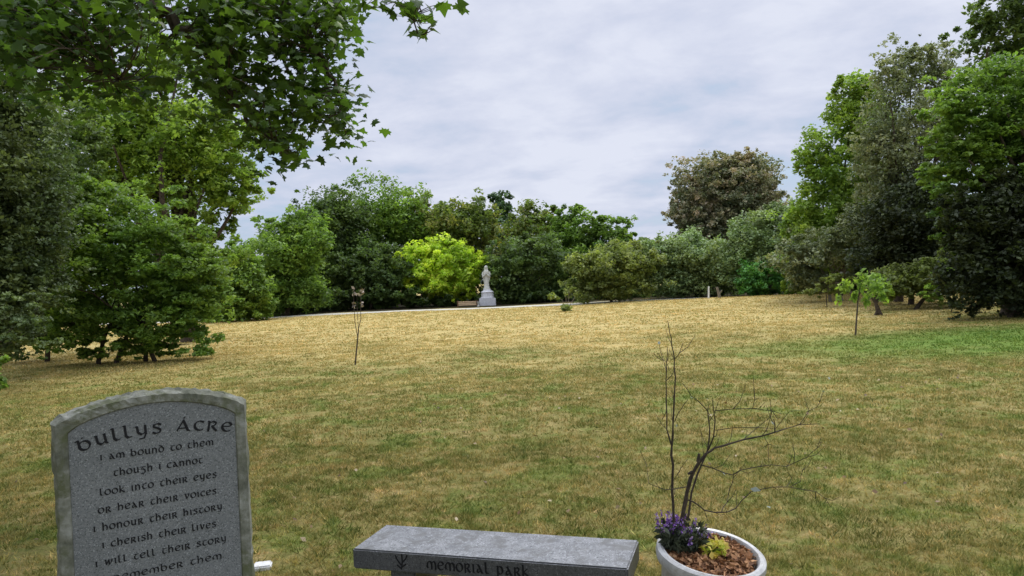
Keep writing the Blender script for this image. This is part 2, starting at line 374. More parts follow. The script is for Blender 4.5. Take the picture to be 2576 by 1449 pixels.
T_('broadleaf_tree', 'green tree with a pointed dark top at the middle right of the wood', 'tree', 58, 1435, [(1435, 590, 62, 64), (1418, 548, 24, 32), (1452, 542, 20, 28), (1430, 660, 85, 78)], 'mid', group=WG, seed=18, cover=8)
T_('broadleaf_tree', 'last green tree at the right end of the wood, next to open sky', 'tree', 57, 1530, [(1530, 605, 60, 60), (1500, 570, 28, 38), (1565, 578, 25, 36), (1585, 615, 26, 28), (1520, 670, 85, 65)], 'mid', group=WG, seed=19, cover=7)
T_('holly_tree', 'dense dark green bushy tree directly right of the statue, reaching the ground', 'tree', 53.5, 1330, [(1330, 665, 95, 90), (1270, 690, 55, 75), (1400, 690, 70, 65), (1330, 735, 120, 32)], 'deep', group='dark evergreens at the front of the wood', seed=20, cover=7, rc=.17)
T_('holly_tree', 'blackish green bushy tree behind the sapling, left of the lime green tree', 'tree', 53, 930, [(930, 680, 90, 80), (865, 700, 70, 70), (990, 720, 65, 55), (920, 745, 125, 30)], 'deep', group='dark evergreens at the front of the wood', seed=21, cover=7, rc=.17)
T_('laurel_bush', 'low dark bush with bright edges at the left foot of the wood', 'bush', 50, 730, [(740, 735, 80, 50), (690, 720, 40, 55), (800, 750, 60, 30)], 'deep', seed=22, cover=7)
T_('acacia_tree', 'round lime green tree beside the statue', 'tree', 54.5, 1100, [(1105, 675, 105, 74), (1035, 678, 46, 50), (1175, 668, 48, 50), (1115, 632, 66, 36), (1060, 722, 60, 36), (1145, 720, 64, 38)], 'lime', lp=2.8, seed=23, cover=12, trunk=.14, rc=.16)
# shrubs right of the wood
T_('olive_shrub', 'wide rounded olive green shrub between the wood and the sage green willow', 'bush', 47, 1540, [(1535, 672, 100, 62), (1470, 690, 48, 50), (1600, 650, 65, 45), (1540, 725, 115, 26)], 'olive', seed=24, cover=7)
T_('willow_shrub', 'sage green willow shrub below the big round russet tree', 'bush', 49, 1720, [(1720, 650, 105, 66), (1650, 640, 70, 45), (1790, 670, 95, 70), (1700, 712, 120, 40)], 'sage', seed=25, cover=8, lp=2.3)
T_('willow_shrub', 'taller sage green willow shrub leaning up to the right trees', 'bush', 46, 1890, [(1905, 600, 85, 62), (1960, 550, 60, 45), (1850, 650, 70, 60), (1930, 670, 80, 70)], 'sage', seed=26, cover=7.5, lp=2.3)
T_('beech_tree', 'big round russet brown tree standing alone above the shrubs', 'tree', 66, 1820, [(1825, 485, 125, 98), (1755, 515, 70, 80), (1895, 495, 68, 88), (1845, 432, 80, 52), (1785, 565, 95, 50), (1870, 565, 85, 55)], 'russet', seed=27, cover=12, lp=2.2, trunk=.3, limbs=16, up=.35, rc=.12, hollow=1.6, per=40)
T_('laurel_bush', 'emerald green bush at the foot of the willow shrubs', 'bush', 44, 1925, [(1925, 692, 58, 48), (1890, 715, 40, 30), (1960, 715, 40, 30)], 'emerald', seed=28, cover=7)
T_('hazel_bush', 'small light green bush right of the emerald bush', 'bush', 41, 2008, [(2005, 705, 38, 38), (2030, 725, 30, 22), (1990, 725, 25, 22)], 'fresh', seed=29, cover=6)
# the row of trees at the right
T_('lime_tree', 'light green leafy tree at the left edge of the right hand tree row', 'tree', 36, 2110, [(2120, 400, 95, 95), (2055, 410, 58, 45), (2160, 300, 85, 100), (2150, 235, 60, 42), (2090, 520, 100, 75), (2035, 590, 75, 90), (2150, 630, 120, 60), (2220, 480, 60, 110)], 'fresh', seed=31, cover=6, lp=3.2, trunk=.18, group='tall trees along the right side')
T_('ash_tree', 'tall thin crowned grey tree whose sparse top rises above the right hand row', 'tree', 31, 2260, [(2280, 340, 110, 140), (2250, 190, 60, 85), (2350, 175, 80, 75), (2250, 480, 120, 120), (2200, 360, 60, 95), (2380, 320, 75, 120), (2300, 140, 40, 40)], 'greybrown', seed=32, cover=3.4, lp=2.4, trunk=.2, limbs=40, up=.2, hollow=1.5, per=24, rc=.16, group='tall trees along the right side')
T_('hawthorn_tree', 'brownish hawthorn with several bare stems below the light green tree', 'tree', 33, 2130, [(2080, 615, 100, 55), (2170, 600, 85, 62), (2010, 655, 55, 60), (2200, 560, 80, 55), (2040, 700, 60, 35)], 'greybrown', seed=33, cover=7, trunk=.08, stems=[-40, -10, 20, 60], limbs=14, mb_mat='pale_bark')
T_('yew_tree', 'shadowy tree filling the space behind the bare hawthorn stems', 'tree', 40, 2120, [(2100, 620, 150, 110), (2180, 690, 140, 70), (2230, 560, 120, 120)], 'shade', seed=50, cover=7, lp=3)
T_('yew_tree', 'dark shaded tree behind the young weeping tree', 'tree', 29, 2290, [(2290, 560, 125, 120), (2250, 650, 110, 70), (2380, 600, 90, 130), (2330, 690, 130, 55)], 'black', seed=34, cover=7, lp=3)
T_('ivy_thicket', 'tangled ivy thicket at the foot of the dark shaded tree', 'bush', 26.5, 2300, [(2310, 705, 110, 45), (2400, 690, 80, 65), (2240, 715, 60, 36)], 'olive', seed=35, cover=7, lp=3)
T_('sycamore_tree', 'big bright green sycamore at the right border, dark underneath', 'tree', 21, 2540, [(2500, 260, 140, 115), (2415, 320, 88, 75), (2385, 430, 70, 90), (2530, 400, 125, 95), (2450, 440, 90, 75), (2395, 560, 60, 70), (2640, 330, 150, 220), (2480, 520, 70, 50), (2560, 560, 55, 40), (2420, 660, 38, 36)], 'mid', seed=36, cover=6.5, lp=3.9, trunk=.3, limbs=16, rc=.19, group='tall trees along the right side', up=.8, flat=.5)
T_('yew_tree', 'nearly black yew added to stand in for the shade under the big sycamore at the right border', 'tree', 20.0, 2540, [(2520, 690, 120, 100), (2600, 620, 140, 170), (2440, 690, 80, 85), (2500, 560, 110, 90), (2420, 560, 50, 80), (2560, 500, 90, 70)], 'black', seed=37, cover=7, lp=4)  # blackish tree put in for the dark underside of the sycamore crown
T_('oak_tree', 'dark green tree crown reaching into the top right corner', 'tree', 26, 2620, [(2560, 60, 130, 80), (2470, 70, 60, 50), (2540, 10, 110, 60), (2640, 200, 130, 200)], 'deep', seed=38, cover=4, lp=4, trunk=.35, limbs=14, group='tall trees along the right side')
T_('bramble_bush', 'straggly green bramble between the bare hawthorn stems and the weeping sapling', 'bush', 30, 2080, [(2070, 722, 45, 24), (2110, 712, 40, 30), (2040, 735, 30, 16)], 'olive', seed=53, cover=5, lp=3, flat=.5, trunk=.02)
T_('bramble_bush', 'low bramble patch on the bare earth left of the nearly black yew', 'bush', 24, 2390, [(2380, 722, 55, 30), (2420, 700, 45, 45), (2340, 742, 30, 16)], 'mid', seed=54, cover=5, lp=3.2, flat=.5, trunk=.02)
T_('bramble_bush', 'light green bramble hanging at the left foot of the ivy thicket', 'bush', 27, 2200, [(2195, 728, 40, 26), (2235, 740, 36, 18)], 'fresh', seed=55, cover=4, lp=3, flat=.5, trunk=.02)
# trees at the left
T_('field_maple', 'big light green tree behind the dark bushy tree at the left', 'tree', 25, 470, [(420, 330, 190, 170), (410, 150, 110, 100), (555, 440, 110, 110), (610, 475, 75, 62), (525, 580, 95, 110), (250, 300, 170, 150), (560, 330, 75, 80), (490, 690, 90, 120), (330, 440, 170, 100)], 'fresh', seed=41, cover=5, lp=3.6, trunk=.28, limbs=30, rc=.2, up=.5, per=70, hollow=1.8)
T_('hornbeam_tree', 'dark bushy tree with foliage down to the grass behind the headstone', 'tree', 18, 300, [(330, 610, 190, 150), (430, 720, 130, 140), (220, 700, 190, 140), (290, 815, 210, 80), (450, 820, 95, 95), (505, 710, 75, 110), (200, 520, 120, 100), (330, 880, 110, 36), (170, 850, 90, 50)], 'mid', seed=42, cover=5.6, lp=3.6, trunk=.06, stems=[-60, -20, 85, 60], limbs=20, rc=.2, up=.8, minz=.10, flat=.4, per=80, hollow=1.7)
T_('hornbeam_tree', 'leafy green tree filling the gap between the left border tree and the dark bushy tree', 'tree', 19.5, 110, [(130, 560, 130, 170), (170, 380, 110, 120), (120, 740, 140, 110), (60, 830, 110, 60)], 'deep', seed=52, cover=6, lp=3.6, trunk=.07, limbs=16, rc=.19, flat=.5)
T_('cypress_tree', 'dark grey green tree at the left border', 'tree', 15, -120, [(40, 420, 110, 250), (-20, 560, 130, 260), (70, 640, 80, 170), (20, 770, 110, 110), (-60, 300, 150, 240)], 'shade', seed=43, cover=7, lp=3.4, trunk=.2, limbs=20, rc=.19, up=.3, flat=.55)
T_('laurel_bush', 'green bush at the far end of the left trees, beside the path', 'bush', 43, 600, [(600, 725, 80, 85), (645, 755, 42, 52), (560, 750, 70, 65), (600, 665, 50, 50), (610, 780, 75, 35)], 'mid', seed=44, cover=8, lp=2.8)
T_('elder_bush', 'low leafy branches sticking out under the dark grey green tree', 'bush', 13.5, -60, [(30, 820, 100, 55), (-30, 860, 90, 60), (20, 770, 80, 40)], 'shade', seed=45, cover=5, lp=3.6, rc=.25, trunk=.03, flat=.4)
T_('elder_bush', 'sliver of a green bush cut by the left border above the headstone', 'bush', 8, -60, [(-25, 940, 42, 55)], 'mid', seed=46, cover=6, lp=4.4, trunk=.02)

def wood_mass():
    rng = np.random.default_rng(77); B = []
    for i in range(80):
        x = -64+i*1.9+rng.normal(); y = 64+rng.uniform(-2, 5)-(0 if x < 10 else min(14, (x-10)*.9))
        B.append((Vector((x, y, 1.6)), 3.2, 2.5, rng.uniform(2.6, 3.8)))
    for i in range(150):
        x = -30+i*.42+rng.normal()*.2; y = 52.5-.02*x+rng.uniform(0, 3.0)-max(0., min(20., (x-12)*1.3))
        if abs(x-base_at(1227, 52).x) < 1.3 or x > 24 or (base_at(1140, 52).x < x < base_at(1227, 52).x): y += 4.5
        B.append((Vector((x, y, .35)), .8, .8, rng.uniform(.4, 1.0)))
    P, T, _ = crown_points(B, 110000, rng, per=60); k = P[:, 2] > .1
    V, L, S = leaf_quads(P[k], .34, rng)
    tag(link('far_wood', np_mesh('far_wood', V, L, S, T[k]), M['deep']), 'dark undergrowth filling the gaps far behind the trees', 'undergrowth', kind='stuff')
wood_mass()

# ------------------------------------------------------------------ overhanging maple
def maple():
    rng = np.random.default_rng(5)
    root = empty('maple_tree', Vector((-6.2, -1.5, 0))); tag(root, 'overhanging maple with lobed leaves reaching in from the top left corner', 'tree')
    out = np.array([(0, 0), (.14, .06), (.36, -.10), (.34, .12), (.66, .20), (.50, .36), (.56, .56), (.30, .50), (.22, .62), (.0, 1.02),
                    (-.22, .62), (-.30, .50), (-.56, .56), (-.50, .36), (-.66, .20), (-.34, .12), (-.36, -.10), (-.14, .06)])
    out = np.vstack([[(0, .34)], out]); K = len(out)
    mb = MB()
    tr = [(-6.2, -1.5, -.1), (-6.1, -1.4, 1.5), (-6.0, -1.3, 3.2), (-5.8, -1.0, 5.0), (-5.4, -.6, 7.4), (-5.0, 0, 9.5)]
    mb.tube(tr, [.34, .27, .24, .2, .13, .06], 12)
    # main boughs, picture points at given distance
    boughs = [[Vector((-5.9, -1.1, 4.2)), Vector((-5.0, 2.0, 5.4)), Vector((-4.0, 5.0, 5.2)), U(330, -60, 6.9), U(430, 40, 7), U(520, 140, 7), U(580, 230, 6.9), U(640, 310, 6.8), U(725, 385, 6.7)],
              [Vector((-4.6, 3.2, 5.35)), U(560, -120, 7.2), U(700, 10, 7.1), U(790, 130, 7.0), U(850, 240, 7.0), U(870, 330, 6.9)],
              [Vector((-5.0, 2.0, 5.4)), U(-40, -100, 6.5), U(110, 20, 6.4), U(220, 120, 6.4), U(300, 200, 6.3)],
              [Vector((-5.0, 2.0, 5.4)), Vector((-2.6, 4.2, 5.0)), U(820, -220, 6.4), U(960, -110, 6.2), U(1040, -20, 6.0), U(1050, 60, 5.9), U(1052, 90, 5.9)],
              [U(960, -110, 6.2), U(1080, -90, 6.1), U(1150, -30, 6.0)],
              [Vector((-5.8, -1.0, 5.0)), Vector((-3.2, -1.2, 6.2)), Vector((-.6, -.8, 6.4)), Vector((1.6, -.2, 6.0))],
              [Vector((-5.8, -1.0, 5.0)), Vector((-7.0, 2.4, 5.8)), Vector((-7.6, 5.2, 5.6))],
              [Vector((-5.4, -.6, 7.4)), Vector((-3.2, 2.2, 8.0)), Vector((-1.2, 4.0, 7.6))],
              [Vector((-4.0, 5.0, 5.2)), U(600, -40, 7.6), U(680, 90, 7.7), U(740, 210, 7.6), U(800, 290, 7.5)]]
    BR = [.13, .07, .07, .05, .02, .12, .1, .1, .05]
    dense = []
    for b, r in zip(boughs, BR):
        # resample
        pts = []
        for i in range(len(b)-1):
            for t in (0, .25, .5, .75): pts.append(b[i].lerp(b[i+1], t)+Vector(rng.normal(size=3))*.03)
        pts.append(b[-1]); mb.tube(pts, [max(.006, r*(1-i/len(pts))**1.1) for i in range(len(pts))], 7); dense.append(pts)
    allp = [(p, bi) for bi, pts in enumerate(dense) for p in pts]; AP = np.array([tuple(p) for p, _ in allp])
    # leaf cluster centres: picture regions (cx,cy,rx,ry,depth,count)
    cents = []
    for cx, cy, rx, ry, d, n in [(640, 120, 150, 130, 7.0, 88), (790, 80, 85, 95, 7.1, 40), (690, 300, 70, 70, 6.9, 28), (820, 265, 58, 64, 7.0, 36), (500, 60, 110, 90, 7.2, 42), (560, 215, 40, 60, 6.9, 22),
                                 (180, 50, 210, 75, 6.6, 115), (110, 170, 120, 65, 6.5, 32), (310, 200, 90, 60, 6.6, 20), (620, 20, 160, 60, 7, 40), (60, 60, 110, 110, 6.2, 50), (730, 365, 30, 28, 6.7, 9), (865, 335, 22, 20, 6.9, 4), (840, 20, 30, 50, 7.0, 16),
                                 (560, -60, 300, 60, 7.2, 60)]:
        for _ in range(n):
            a = rng.uniform(0, 6.283); q = math.sqrt(rng.uniform(0, 1)); cents.append(U(cx+rx*q*math.cos(a), cy+ry*q*math.sin(a), d+rng.normal()*.35))
    LP = []; LS = []
    for c in cents:
        j = int(np.argmin(((AP-np.array(c))**2).sum(1)-0)); p = allp[j][0]
        L = (c-p).length
        if L < 1.5: limb(mb, p, c, .008, .003, rng, 4, 4, .1)
        for _ in range(int(rng.integers(7, 14))):
            LP.append(c+Vector(rng.normal(size=3))*.12); LS.append(rng.uniform(.055, .108))
    # sparse hanging cluster right of the bough, leaf by leaf
    for x, y in [(885, 25), (900, 15), (925, 10), (955, 8), (990, 12), (1000, 40), (1030, 62), (1055, 100), (1060, 55), (1090, 70), (1085, 20), (1100, 12), (1050, 20), (1070, 40), (1030, 8), (1160, 10), (1045, 45), (975, 5), (1015, 20), (1078, 58), (910, 4), (940, 14), (965, 14), (1010, 4), (1065, 6), (1115, 5), (1040, 75), (1062, 85), (1098, 52), (1025, 48), (1150, 4), (1090, 38)]:
        c = U(x, y, 5.95+rng.normal()*.08); LP.append(c); LS.append(rng.uniform(.10, .135))
        p = allp[int(np.argmin(((AP-np.array(c))**2).sum(1)))][0]; limb(mb, p, c, .005, .002, rng, 4, 3, .08)
    LP = np.array([tuple(p) for p in LP]); LS = np.array(LS)
    vis = len(LP)
    # the rest of the crown above and behind the viewer, larger leaf sprays
    B = [(Vector((-5, -.5, 7.5)), 4.0, 4.0, 2.2), (Vector((-1.5, -.5, 7.2)), 3.6, 3.0, 1.5), (Vector((-2, 3, 7.6)), 3.2, 2.6, 1.3), (Vector((-7, 3.5, 6.6)), 2.6, 3, 1.5)]
    P, _, _ = crown_points(B, 12000, rng, per=30, rc=.22); LP = np.vstack([LP, P]); LS = np.concatenate([LS, rng.uniform(.16, .24, len(P))])
    n = len(LP); nrm = rng.normal(size=(n, 3))*.8; nrm[:, 2] = np.abs(nrm[:, 2])+.5; nrm /= np.linalg.norm(nrm, axis=1)[:, None]
    a = rng.normal(size=(n, 3)); a[:, 2] -= .9; a -= (a*nrm).sum(1)[:, None]*nrm; a /= np.linalg.norm(a, axis=1)[:, None]; b = np.cross(nrm, a)
    V = LP[:, None, :]+a[:, None, :]*(out[None, :, 1, None]*LS[:, None, None])+b[:, None, :]*(out[None, :, 0, None]*LS[:, None, None]) \
        - nrm[:, None, :]*(np.abs(out[None, :, 0, None])*.28*LS[:, None, None])
    tri = np.array([[0, i, i % (K-1)+1] for i in range(1, K)]).reshape(-1)
    loops = (np.arange(n)[:, None]*K+tri[None, :]).reshape(-1)
    tint = np.repeat(rng.uniform(.05, .95, n), K-1)
    link('crown', np_mesh('crown', V.reshape(-1, 3), loops, np.full(n*(K-1), 3), tint), M['maple'], root)
    link('trunk', mb.mesh('trunk'), M['bark'], root)
maple()

# ------------------------------------------------------------------ saplings and small plants on the lawn
def small_plant(name, label, cat, base, stems, leaves, m, stem_m='bark', lsize=.06, r0=.012, seed=1, elong=1.8, droop=.3):
    rng = np.random.default_rng(seed); root = empty(name, base); tag(root, label, cat); mb = MB()
    for s in stems:
        pts = [Vector(p) for p in s[0]]; ra = s[1]; rb = s[2]; n = len(pts)
        mb.tube(pts, [ra+(rb-ra)*i/(n-1) for i in range(n)], 6)
    link('stem', mb.mesh('stem'), M[stem_m], root)
    P = []
    for c, r, rz, n in leaves:
        q = rng.normal(size=(n, 3)); q /= np.linalg.norm(q, axis=1)[:, None]; q *= rng.uniform(.2, 1, n)[:, None]*np.array([r, r, rz]); P.append(np.array(c)+q)
    P = np.concatenate(P); V, L, S = leaf_quads(P, lsize, rng, .1, elong, droop)
    link('leaves', np_mesh('leaves', V, L, S, rng.uniform(.1, .95, len(P))), M[m], root); return root
d = G(893, 922).y; b = base_at(893, d); b.x = G(893, 922).x
u = lambda x, y, dd=0: U(x, y, d+dd)
small_plant('sapling', 'thin young tree with withered beige leaves in front of the wood', 'sapling', b,
    [([u(893, 924), u(897, 880), u(900, 850), u(902, 828)], .019, .012), ([u(902, 828), u(908, 800, .05), u(907, 770, .1), u(908, 720, .1)], .009, .004),
     ([u(900, 850), u(893, 810, -.05), u(890, 770, -.1), u(890, 725, -.1)], .008, .004), ([u(902, 828), u(899, 790), u(898, 740)], .006, .003)],
    [(u(890, 738, -.1), .04, .16, 14), (u(891, 765, -.1), .04, .10, 8), (u(909, 735, .1), .07, .14, 20), (u(909, 765, .1), .05, .1, 9)], 'withered', lsize=.055, seed=3)
d = G(2152, 843).y; b = G(2152, 843); b.z = float(gz(b.x, b.y))
small_plant('weeping_sapling', 'slim young weeping tree with drooping light green leaves on the green patch', 'sapling', b,
    [([u(2152, 845), u(2155, 800), u(2158, 760), u(2165, 715), u(2168, 680)], .022, .008), ([u(2158, 750), u(2135, 715), u(2112, 715), u(2108, 750)], .007, .003),
     ([u(2163, 720), u(2190, 680), u(2215, 685), u(2225, 720)], .008, .003), ([u(2166, 700), u(2150, 690), u(2135, 730)], .006, .003), ([u(2160, 740), u(2180, 730), u(2186, 765)], .006, .003)],
    [(u(2125, 722), .17, .16, 80), (u(2168, 708), .2, .3, 110), (u(2205, 722), .22, .34, 150), (u(2222, 745), .12, .24, 50), (u(2110, 755), .08, .14, 26), (u(2180, 755), .1, .18, 50), (u(2150, 745), .1, .16, 40)], 'fresh', lsize=.085, seed=4, droop=1.5)
d = G(2212, 795).y; b = G(2212, 795); b.z = float(gz(b.x, b.y))
small_plant('leaning_tree', 'short dark leaning trunk with a small crown behind the weeping sapling', 'tree', b,
    [([u(2216, 798), u(2209, 780), u(2204, 765), u(2200, 730)], .085, .04), ([u(2204, 762), u(2225, 735), u(2235, 700)], .05, .02), ([u(2205, 765), u(2185, 740), u(2178, 710)], .04, .015), ([u(2200, 796), u(2206, 785), u(2207, 770)], .045, .04)],
    [(u(2205, 715), .42, .36, 420), (u(2225, 735), .3, .22, 160)], 'mid', lsize=.11, seed=6, droop=.8)
d = G(1422, 785).y; b = G(1422, 785); b.z = float(gz(b.x, b.y))
small_plant('young_shrub', 'tiny yellowish shrub with pale upright shoots alone on the far lawn', 'shrub', b,
    [([u(1420, 786), u(1430, 760), u(1432, 728)], .02, .008), ([u(1422, 786), u(1415, 755), u(1388, 742)], .02, .008), ([u(1425, 780), u(1445, 750), u(1452, 730)], .015, .008), ([u(1424, 780), u(1424, 750), u(1420, 726)], .015, .008)],
    [(u(1424, 775), .32, .2, 150), (u(1388, 745), .26, .16, 60), (u(1424, 735), .14, .22, 22), (u(1448, 738), .12, .2, 20), (u(1404, 750), .15, .1, 14)], 'olive', stem_m='pale_bark', lsize=.14, seed=8)
M['white_paint'] = plain('white_paint', (.62, .62, .6), .6)
def post(px, y0, y1, d, r, lean, label):
    a = base_at(px, d); t = U(px+lean, y0, d); mb = MB()
    mb.tube([a-Vector((0, 0, .1)), a.lerp(t, .5), t], [r, r*.95, r*.9], 10); mb.tube([t, t+Vector((0, 0, .02))], [r*1.15, r*.5], 10)
    o = link('marker_post', mb.mesh('marker_post', bevel=.006), M['white_paint']); tag(o, label, 'post')
post(1783, 722, 745, 42.5, .055, 0, 'short upright white post at the foot of the willow shrubs')
mb = MB(); d = 42.8; limb(mb, base_at(1812, d)-Vector((0, 0, .1)), U(1803, 722, d), .10, .07, np.random.default_rng(2), 8); limb(mb, U(1810, 738, d), U(1816, 730, d), .05, .03, np.random.default_rng(2), 6)
tag(link('tree_stump', mb.mesh('tree_stump'), M['pale_bark']), 'pale leaning tree stump right of the white post', 'stump')

# ------------------------------------------------------------------ statue on its pedestal
M['marble'] = rock_mat('weathered_marble', [(.36, .37, .32), (.48, .48, .43), (.56, .56, .51)], 9, .8, .2, .2)
M['granite'] = rock_mat('pale_granite', [(.38, .38, .39), (.5, .5, .51), (.58, .58, .59)], 14, .8, .2, .2)
def statue():
    d = 52.0; c = base_at(1227, d); root = empty('statue_monument', c); tag(root, 'white robed stone figure on a stepped pedestal beside the lime green tree', 'statue')
    X, Y, Z = Vector((1, 0, 0)), Vector((0, 1, 0)), Vector((0, 0, 1))
    mb = MB(); mb.box(c+Vector((-.57, -.57, -.05)), X*1.14, Y*1.14, Z*.58); link('plinth', mb.mesh('plinth', bevel=.02), M['granite'], root)
    mb = MB(); q = c+Vector((0, 0, .531))
    mb.lathe(q, [(.50, 0), (.50, .06), (.44, .09), (.42, .36), (.46, .40), (.46, .44), (.32, .52), (.26, .62)], 8, 1, 1)
    link('pedestal', mb.mesh('pedestal', smooth=False, bevel=.01), M['granite'], root)
    mb = MB(); q = c+Vector((-.02, 0, 1.152))
    fold = lambda a, z: 1+(.07*math.sin(9*a+2*z)+.03*math.sin(17*a)) * max(0, 1-z/1.0)
    mb.lathe(q, [(.24, 0), (.25, .04), (.19, .12), (.175, .35), (.18, .6), (.175, .8), (.17, .9), (.19, 1.05), (.215, 1.18), (.20, 1.27), (.11, 1.33), (.07, 1.36), (.065, 1.40)], 40, 1, .8, fold)
    mb.lathe(q+Vector((0, -.01, 1.38)), [(.05, 0), (.085, .04), (.10, .10), (.105, .16), (.09, .22), (.05, .26), (.01, .275)], 20, .95, 1.05)
    mb.lathe(q+Vector((0, .03, 1.28)), [(.17, 0), (.14, .08), (.125, .16), (.125, .26), (.10, .34), (.05, .385), (.01, .395)], 24, 1, .95)   # veil
    for s in (-1, 1):
        mb.tube([q+Vector((s*.19, .0, 1.22)), q+Vector((s*.26, -.02, 1.0)), q+Vector((s*.24, -.12, .88)), q+Vector((s*.12, -.2, .98)), q+Vector((s*.02, -.22, 1.1))], [.075, .07, .065, .05, .035], 10)
        mb.tube([q+Vector((s*.2, .02, .95)), q+Vector((s*.2, -.05, .7)), q+Vector((s*.17, -.04, .5))], [.06, .045, .02], 8)   # hanging sleeve
    link('figure', mb.mesh('figure'), M['marble'], root)
statue()
M['timber'] = plain('weathered_timber', (.50, .36, .21), .7, .2, .25, 12); M['dark_timber'] = plain('dark_timber', (.12, .06, .03), .8)
def far_bench():
    d = 51.0; a = base_at(1153, d); b_ = base_at(1198, d); X = (b_-a).normalized(); Lw = (b_-a).length; Y = Vector((-X.y, X.x, 0)); Z = Vector((0, 0, 1))
    root = empty('garden_bench', a); tag(root, 'low wooden bench with pale boards between the lime green tree and the statue', 'bench')
    mb = MB()
    for k in range(3): mb.box(a+Z*.33+Y*(.13*k), X*Lw, Y*.115, Z*.045)
    link('seat', mb.mesh('seat', False, .006), M['timber'], root)
    mb = MB()
    for k in range(2): mb.box(a+Z*(.10+.11*k)-Y*.003, X*Lw, Y*.03, Z*.095)
    link('front_panel', mb.mesh('front_panel', False, .005), M['timber'], root)
    for s in (-.09, Lw): 
        mb = MB(); mb.box(a+X*s-Z*.05, X*.085, Y*.38, Z*.48); link('leg', mb.mesh('leg', False, .008), M['dark_timber'], root)
    mb = MB(); c = base_at(1203, 50.6); mb.lathe(c, [(.09, 0), (.09, .04), (.045, .08), (.045, .2), (.10, .3), (.11, .34), (.08, .34)], 16)
    tag(link('stone_urn', mb.mesh('stone_urn'), M['marble']), 'small pale stone urn between the wooden bench and the statue', 'urn')
far_bench()

# ------------------------------------------------------------------ uncial lettering
def arc(cx, cy, rx, ry, a0, a1, n=10): return [(cx+rx*math.cos(R(a0+(a1-a0)*i/n)), cy+ry*math.sin(R(a0+(a1-a0)*i/n))) for i in range(n+1)]
def bowl(cx=.45, w=.42): return arc(cx, .5, w, .48, 90, 450, 20)
GL = {
 'a': (.95, [[(.10, .95), (.30, .98), (.80, .02), (.95, .04)], [(.48, .55), (.20, .45), (.12, .2), (.3, .05), (.62, .28)]]),
 'b': (.95, [[(-.02, 1.25), (.12, 1.35), (.14, .2)], arc(.45, .45, .36, .45, 180, -180, 20)]),
 'c': (.8, [arc(.5, .5, .42, .48, 50, 310, 14)]),
 'd': (.95, [bowl(.45, .4), [(.78, .75), (.5, 1.15), (.12, 1.3)]]),
 'e': (.85, [arc(.48, .5, .42, .48, 60, 315, 14), [(.08, .5), (.6, .55), (.82, .72), (.66, .93)]]),
 'f': (.7, [[(.25, -.2), (.25, 1.1), (.4, 1.3), (.7, 1.25)], [(.05, .65), (.6, .65)]]),
 'g': (.95, [[(.02, .95), (.9, .95)], [(.5, .95), (.2, .62), (.16, .5), (.5, .52), (.8, .3), (.78, -.1), (.5, -.35), (.1, -.28)]]),
 'h': (.95, [[(.0, 1.4), (.14, 1.35), (.14, 0)], [(.14, .55), (.45, .95), (.75, .75), (.78, .3), (.68, 0)]]),
 'i': (.35, [[(.02, .92), (.16, .98), (.16, .05), (.3, .03)]]),
 'k': (.9, [[(.0, 1.3), (.14, 1.3), (.14, 0)], [(.75, .95), (.2, .5), (.5, .3), (.85, 0)]]),
 'l': (.6, [[(.0, 1.25), (.15, 1.3), (.15, .25), (.3, .03), (.55, .08)]]),
 'm': (1.35, [arc(.42, .45, .34, .5, 90, 215, 8), arc(.42, .45, .28, .5, 90, 0, 6)+[(.7, 0)], arc(.98, .45, .28, .5, 180, 0, 10)+[(1.24, 0)]]),
 'n': (.95, [[(.02, .95), (.15, .98), (.15, 0)], [(.15, .6), (.45, .97), (.74, .8), (.78, .3), (.72, 0)]]),
 'o': (.92, [bowl()]),
 'p': (.95, [[(.02, .95), (.16, 1.0), (.16, -.4)], arc(.46, .52, .34, .44, 170, -150, 18)]),
 'r': (.9, [[(.02, .95), (.15, .98), (.15, -.1)], [(.15, .75), (.45, .99), (.72, .85), (.62, .58), (.4, .5), (.6, .2), (.82, 0)]]),
 's': (.8, [[(.72, .85), (.5, .98), (.2, .9), (.16, .68), (.5, .5), (.7, .3), (.6, .06), (.3, .0), (.08, .12)]]),
 't': (.8, [[(.05, .93), (.78, .96)], [(.40, .95), (.14, .6), (.16, .2), (.42, .0), (.74, .12)]]),
 'u': (.95, [[(.02, .95), (.15, .98), (.17, .25), (.4, .02), (.72, .25)], [(.74, 1.0), (.76, .05), (.88, .03)]]),
 'v': (.9, [[(.05, .98), (.2, .95), (.42, .02)], [(.42, .02), (.75, .6), (.72, .95)]]),
 'w': (1.3, [[(.05, .98), (.15, .95), (.3, .05), (.62, .9)], [(.62, .95), (.75, .05), (1.1, .5), (1.15, .98)]]),
 'y': (.95, [[(.02, .95), (.15, .98), (.2, .35), (.45, .1), (.74, .3)], [(.76, 1.0), (.76, .1), (.62, -.3), (.25, -.32)]]),
 'A': (1.05, [[(.02, .02), (.52, 1.15)], [(.48, 1.1), (.88, .02), (1.02, .02)], [(.1, .25), (.75, .3)], [(.48, 1.32), (.62, 1.45)]]),
 'B': (1.0, [[(-.05, .98), (.16, 1.05), (.18, .2)], arc(.52, .42, .38, .44, 180, -180, 20), [(.45, 1.2), (.55, 1.2)]]),
 '.': (.3, [[(.05, .1), (.2, .1)]]), ' ': (.62, []),
}
def text_strokes(s, gap=.2):
    x = 0; out = []
    for ch in s:
        w, st = GL[ch]
        out.append((x, w, [[(x+px, py) for px, py in p] for p in st])); x += w+gap
    return out, x-gap
